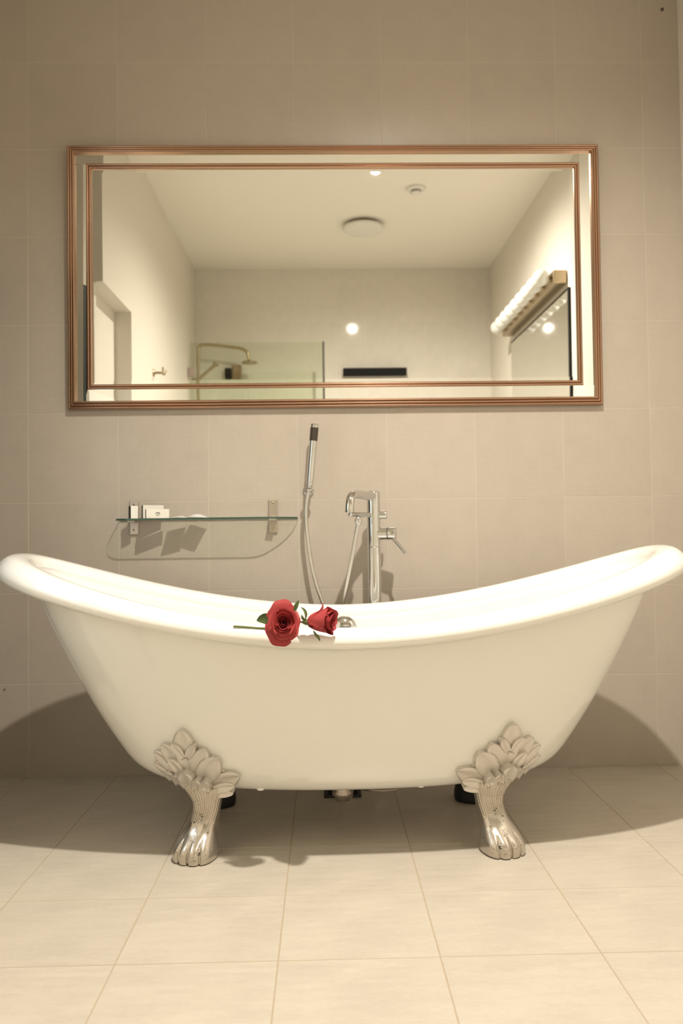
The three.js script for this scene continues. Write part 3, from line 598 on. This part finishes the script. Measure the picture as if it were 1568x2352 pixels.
{ // vanity mirror and globe light bar on the right wall
  const v = thing('vanity_mirror', 'frameless vanity mirror on the right wall seen in reflection', 'mirror', [RX, 1.05, 1.9]);
  part('mirror_glass', box(-0.014, -0.012, 0.012, 0.93, -0.60, 0.60), M.mirror, v);
  part('backing', box(-0.0118, -0.002, 0, 0.942, -0.612, 0.612), M.black, v);
  const b = thing('vanity_light_bar', 'metal light bar with white globe bulbs above the vanity mirror', 'lamp', [RX, 2.06, 1.92]);
  part('bar', rbox(0.07, 0.07, 1.16, 0.006).translate(-0.036, 0, 0), M.brass, b);
  for (let i = 0; i < 9; i++) { const z = -0.52 + i * 0.13; const s = part('bulb', new THREE.SphereGeometry(0.042, 24, 18).translate(-0.118, 0.012, z), M.globe, b, 'unlit white globe bulb'); part('socket', rod(V(-0.07, 0.004, z), V(-0.09, 0.006, z), 0.016), M.brass, s); }
}
{ // wall rack, dispensers, robe hook, shower
  const r = thing('wall_rack', 'black slotted rack on the far wall in the mirror', 'rack', [0.382, 1.93, ZB]);
  part('rack_back', box(-0.231, 0.231, -0.026, 0.026, -0.012, -0.001), M.black, r);
  part('rack_front', box(-0.231, 0.231, -0.026, 0.020, -0.085, -0.075), M.black, r);
  part('rack_base', box(-0.231, 0.231, -0.028, -0.020, -0.075, -0.012), M.black, r);
  for (let i = 0; i < 6; i++) part('slot_divider', box(-0.2 + i * 0.08 - 0.004, -0.2 + i * 0.08 + 0.004, -0.02, 0.022, -0.075, -0.012), M.brown, r);
  single('soap_dispenser', rbox(0.045, 0.075, 0.05, 0.006).translate(0, 0, -0.026), M.black, 'small black dispenser box beside the shower in the mirror', 'dispenser', [-0.689, 1.928, ZB]);
  single('soap_dispenser', rbox(0.062, 0.098, 0.05, 0.006).translate(0, 0, -0.026), M.brown, 'small brown dispenser box beside the shower in the mirror', 'dispenser', [-0.625, 1.938, ZB]);
  const h = thing('robe_hook', 'small metal robe hook on the left wall in the mirror', 'hook', [LX, 1.665, 1.74]);
  part('hook_base', turned(V(0, 0, 0), V(1, 0, 0), [[0.02, 0], [0.02, 0.006], [0.007, 0.009], [0.007, 0.05]], 20), M.brass, h);
  for (const s of [-1, 1]) part('prong', tube([V(0.045, 0, 0), V(0.055, -0.006, s * 0.02), V(0.062, 0.02, s * 0.045)], 0.005, 20, 10), M.brass, h);
  const g = thing('shower_screen', 'clear glass shower screen with a dark edge trim in the mirror', 'screen', [0, 0, 2.86]);
  part('glass_panel', box(LX + 0.02, 0.0, 0.02, 2.085, -0.004, 0.004), M.screenGlass, g);
  part('edge_trim', rbox(0.014, 2.07, 0.016, 0.002).translate(0.008, 1.05, 0), M.darkSleeve, g);
  part('floor_channel', box(LX + 0.01, 0.0, 0, 0.02, -0.008, 0.008), M.steel, g);
  for (const y of [0.4, 1.88]) part('wall_clamp', rbox(0.05, 0.06, 0.024, 0.004).translate(LX + 0.028, y, 0), M.steel, g);
  const s = thing('rain_shower', 'metal rain shower pipe and head behind the screen in the mirror', 'shower', [LX, 0, 3.02]);
  part('riser_pipe', tube([V(0.05, 0.95, 0), V(0.05, 1.5, 0), V(0.05, 2.06, 0), V(0.054, 2.096, 0), V(0.09, 2.105, 0), V(0.25, 2.092, 0), V(0.365, 2.072, 0), V(0.396, 2.05, 0), V(0.410, 1.985, 0)], 0.011, 120, 14), M.brass, s);
  part('shower_head', turned(V(0.412, 1.985, 0), V(0, -1, 0), [[0.012, -0.01], [0.02, 0], [0.055, 0.005], [0.058, 0.010], [0.056, 0.014], [0, 0.014]], 32), M.brass, s);
  part('mixer_valve', merge([rod(V(0, 1.0, 0), V(0.05, 1.0, 0), 0.02), rod(V(0.05, 1.0, -0.13), V(0.05, 1.0, 0.13), 0.022)]), M.brass, s);
  part('hand_spray', merge([rod(V(0.055, 1.865, 0), V(0.165, 1.955, -0.01), 0.011, 0.013), turned(V(0.165, 1.955, -0.01), V(0.5, 0.6, -0.2), [[0.012, 0], [0.022, 0.01], [0.022, 0.022], [0, 0.024]], 18)]), M.brass, s);
  part('pipe_clip', rod(V(0, 1.86, 0), V(0.05, 1.86, 0), 0.009), M.brass, s);
}

renderer.render(scene, camera);
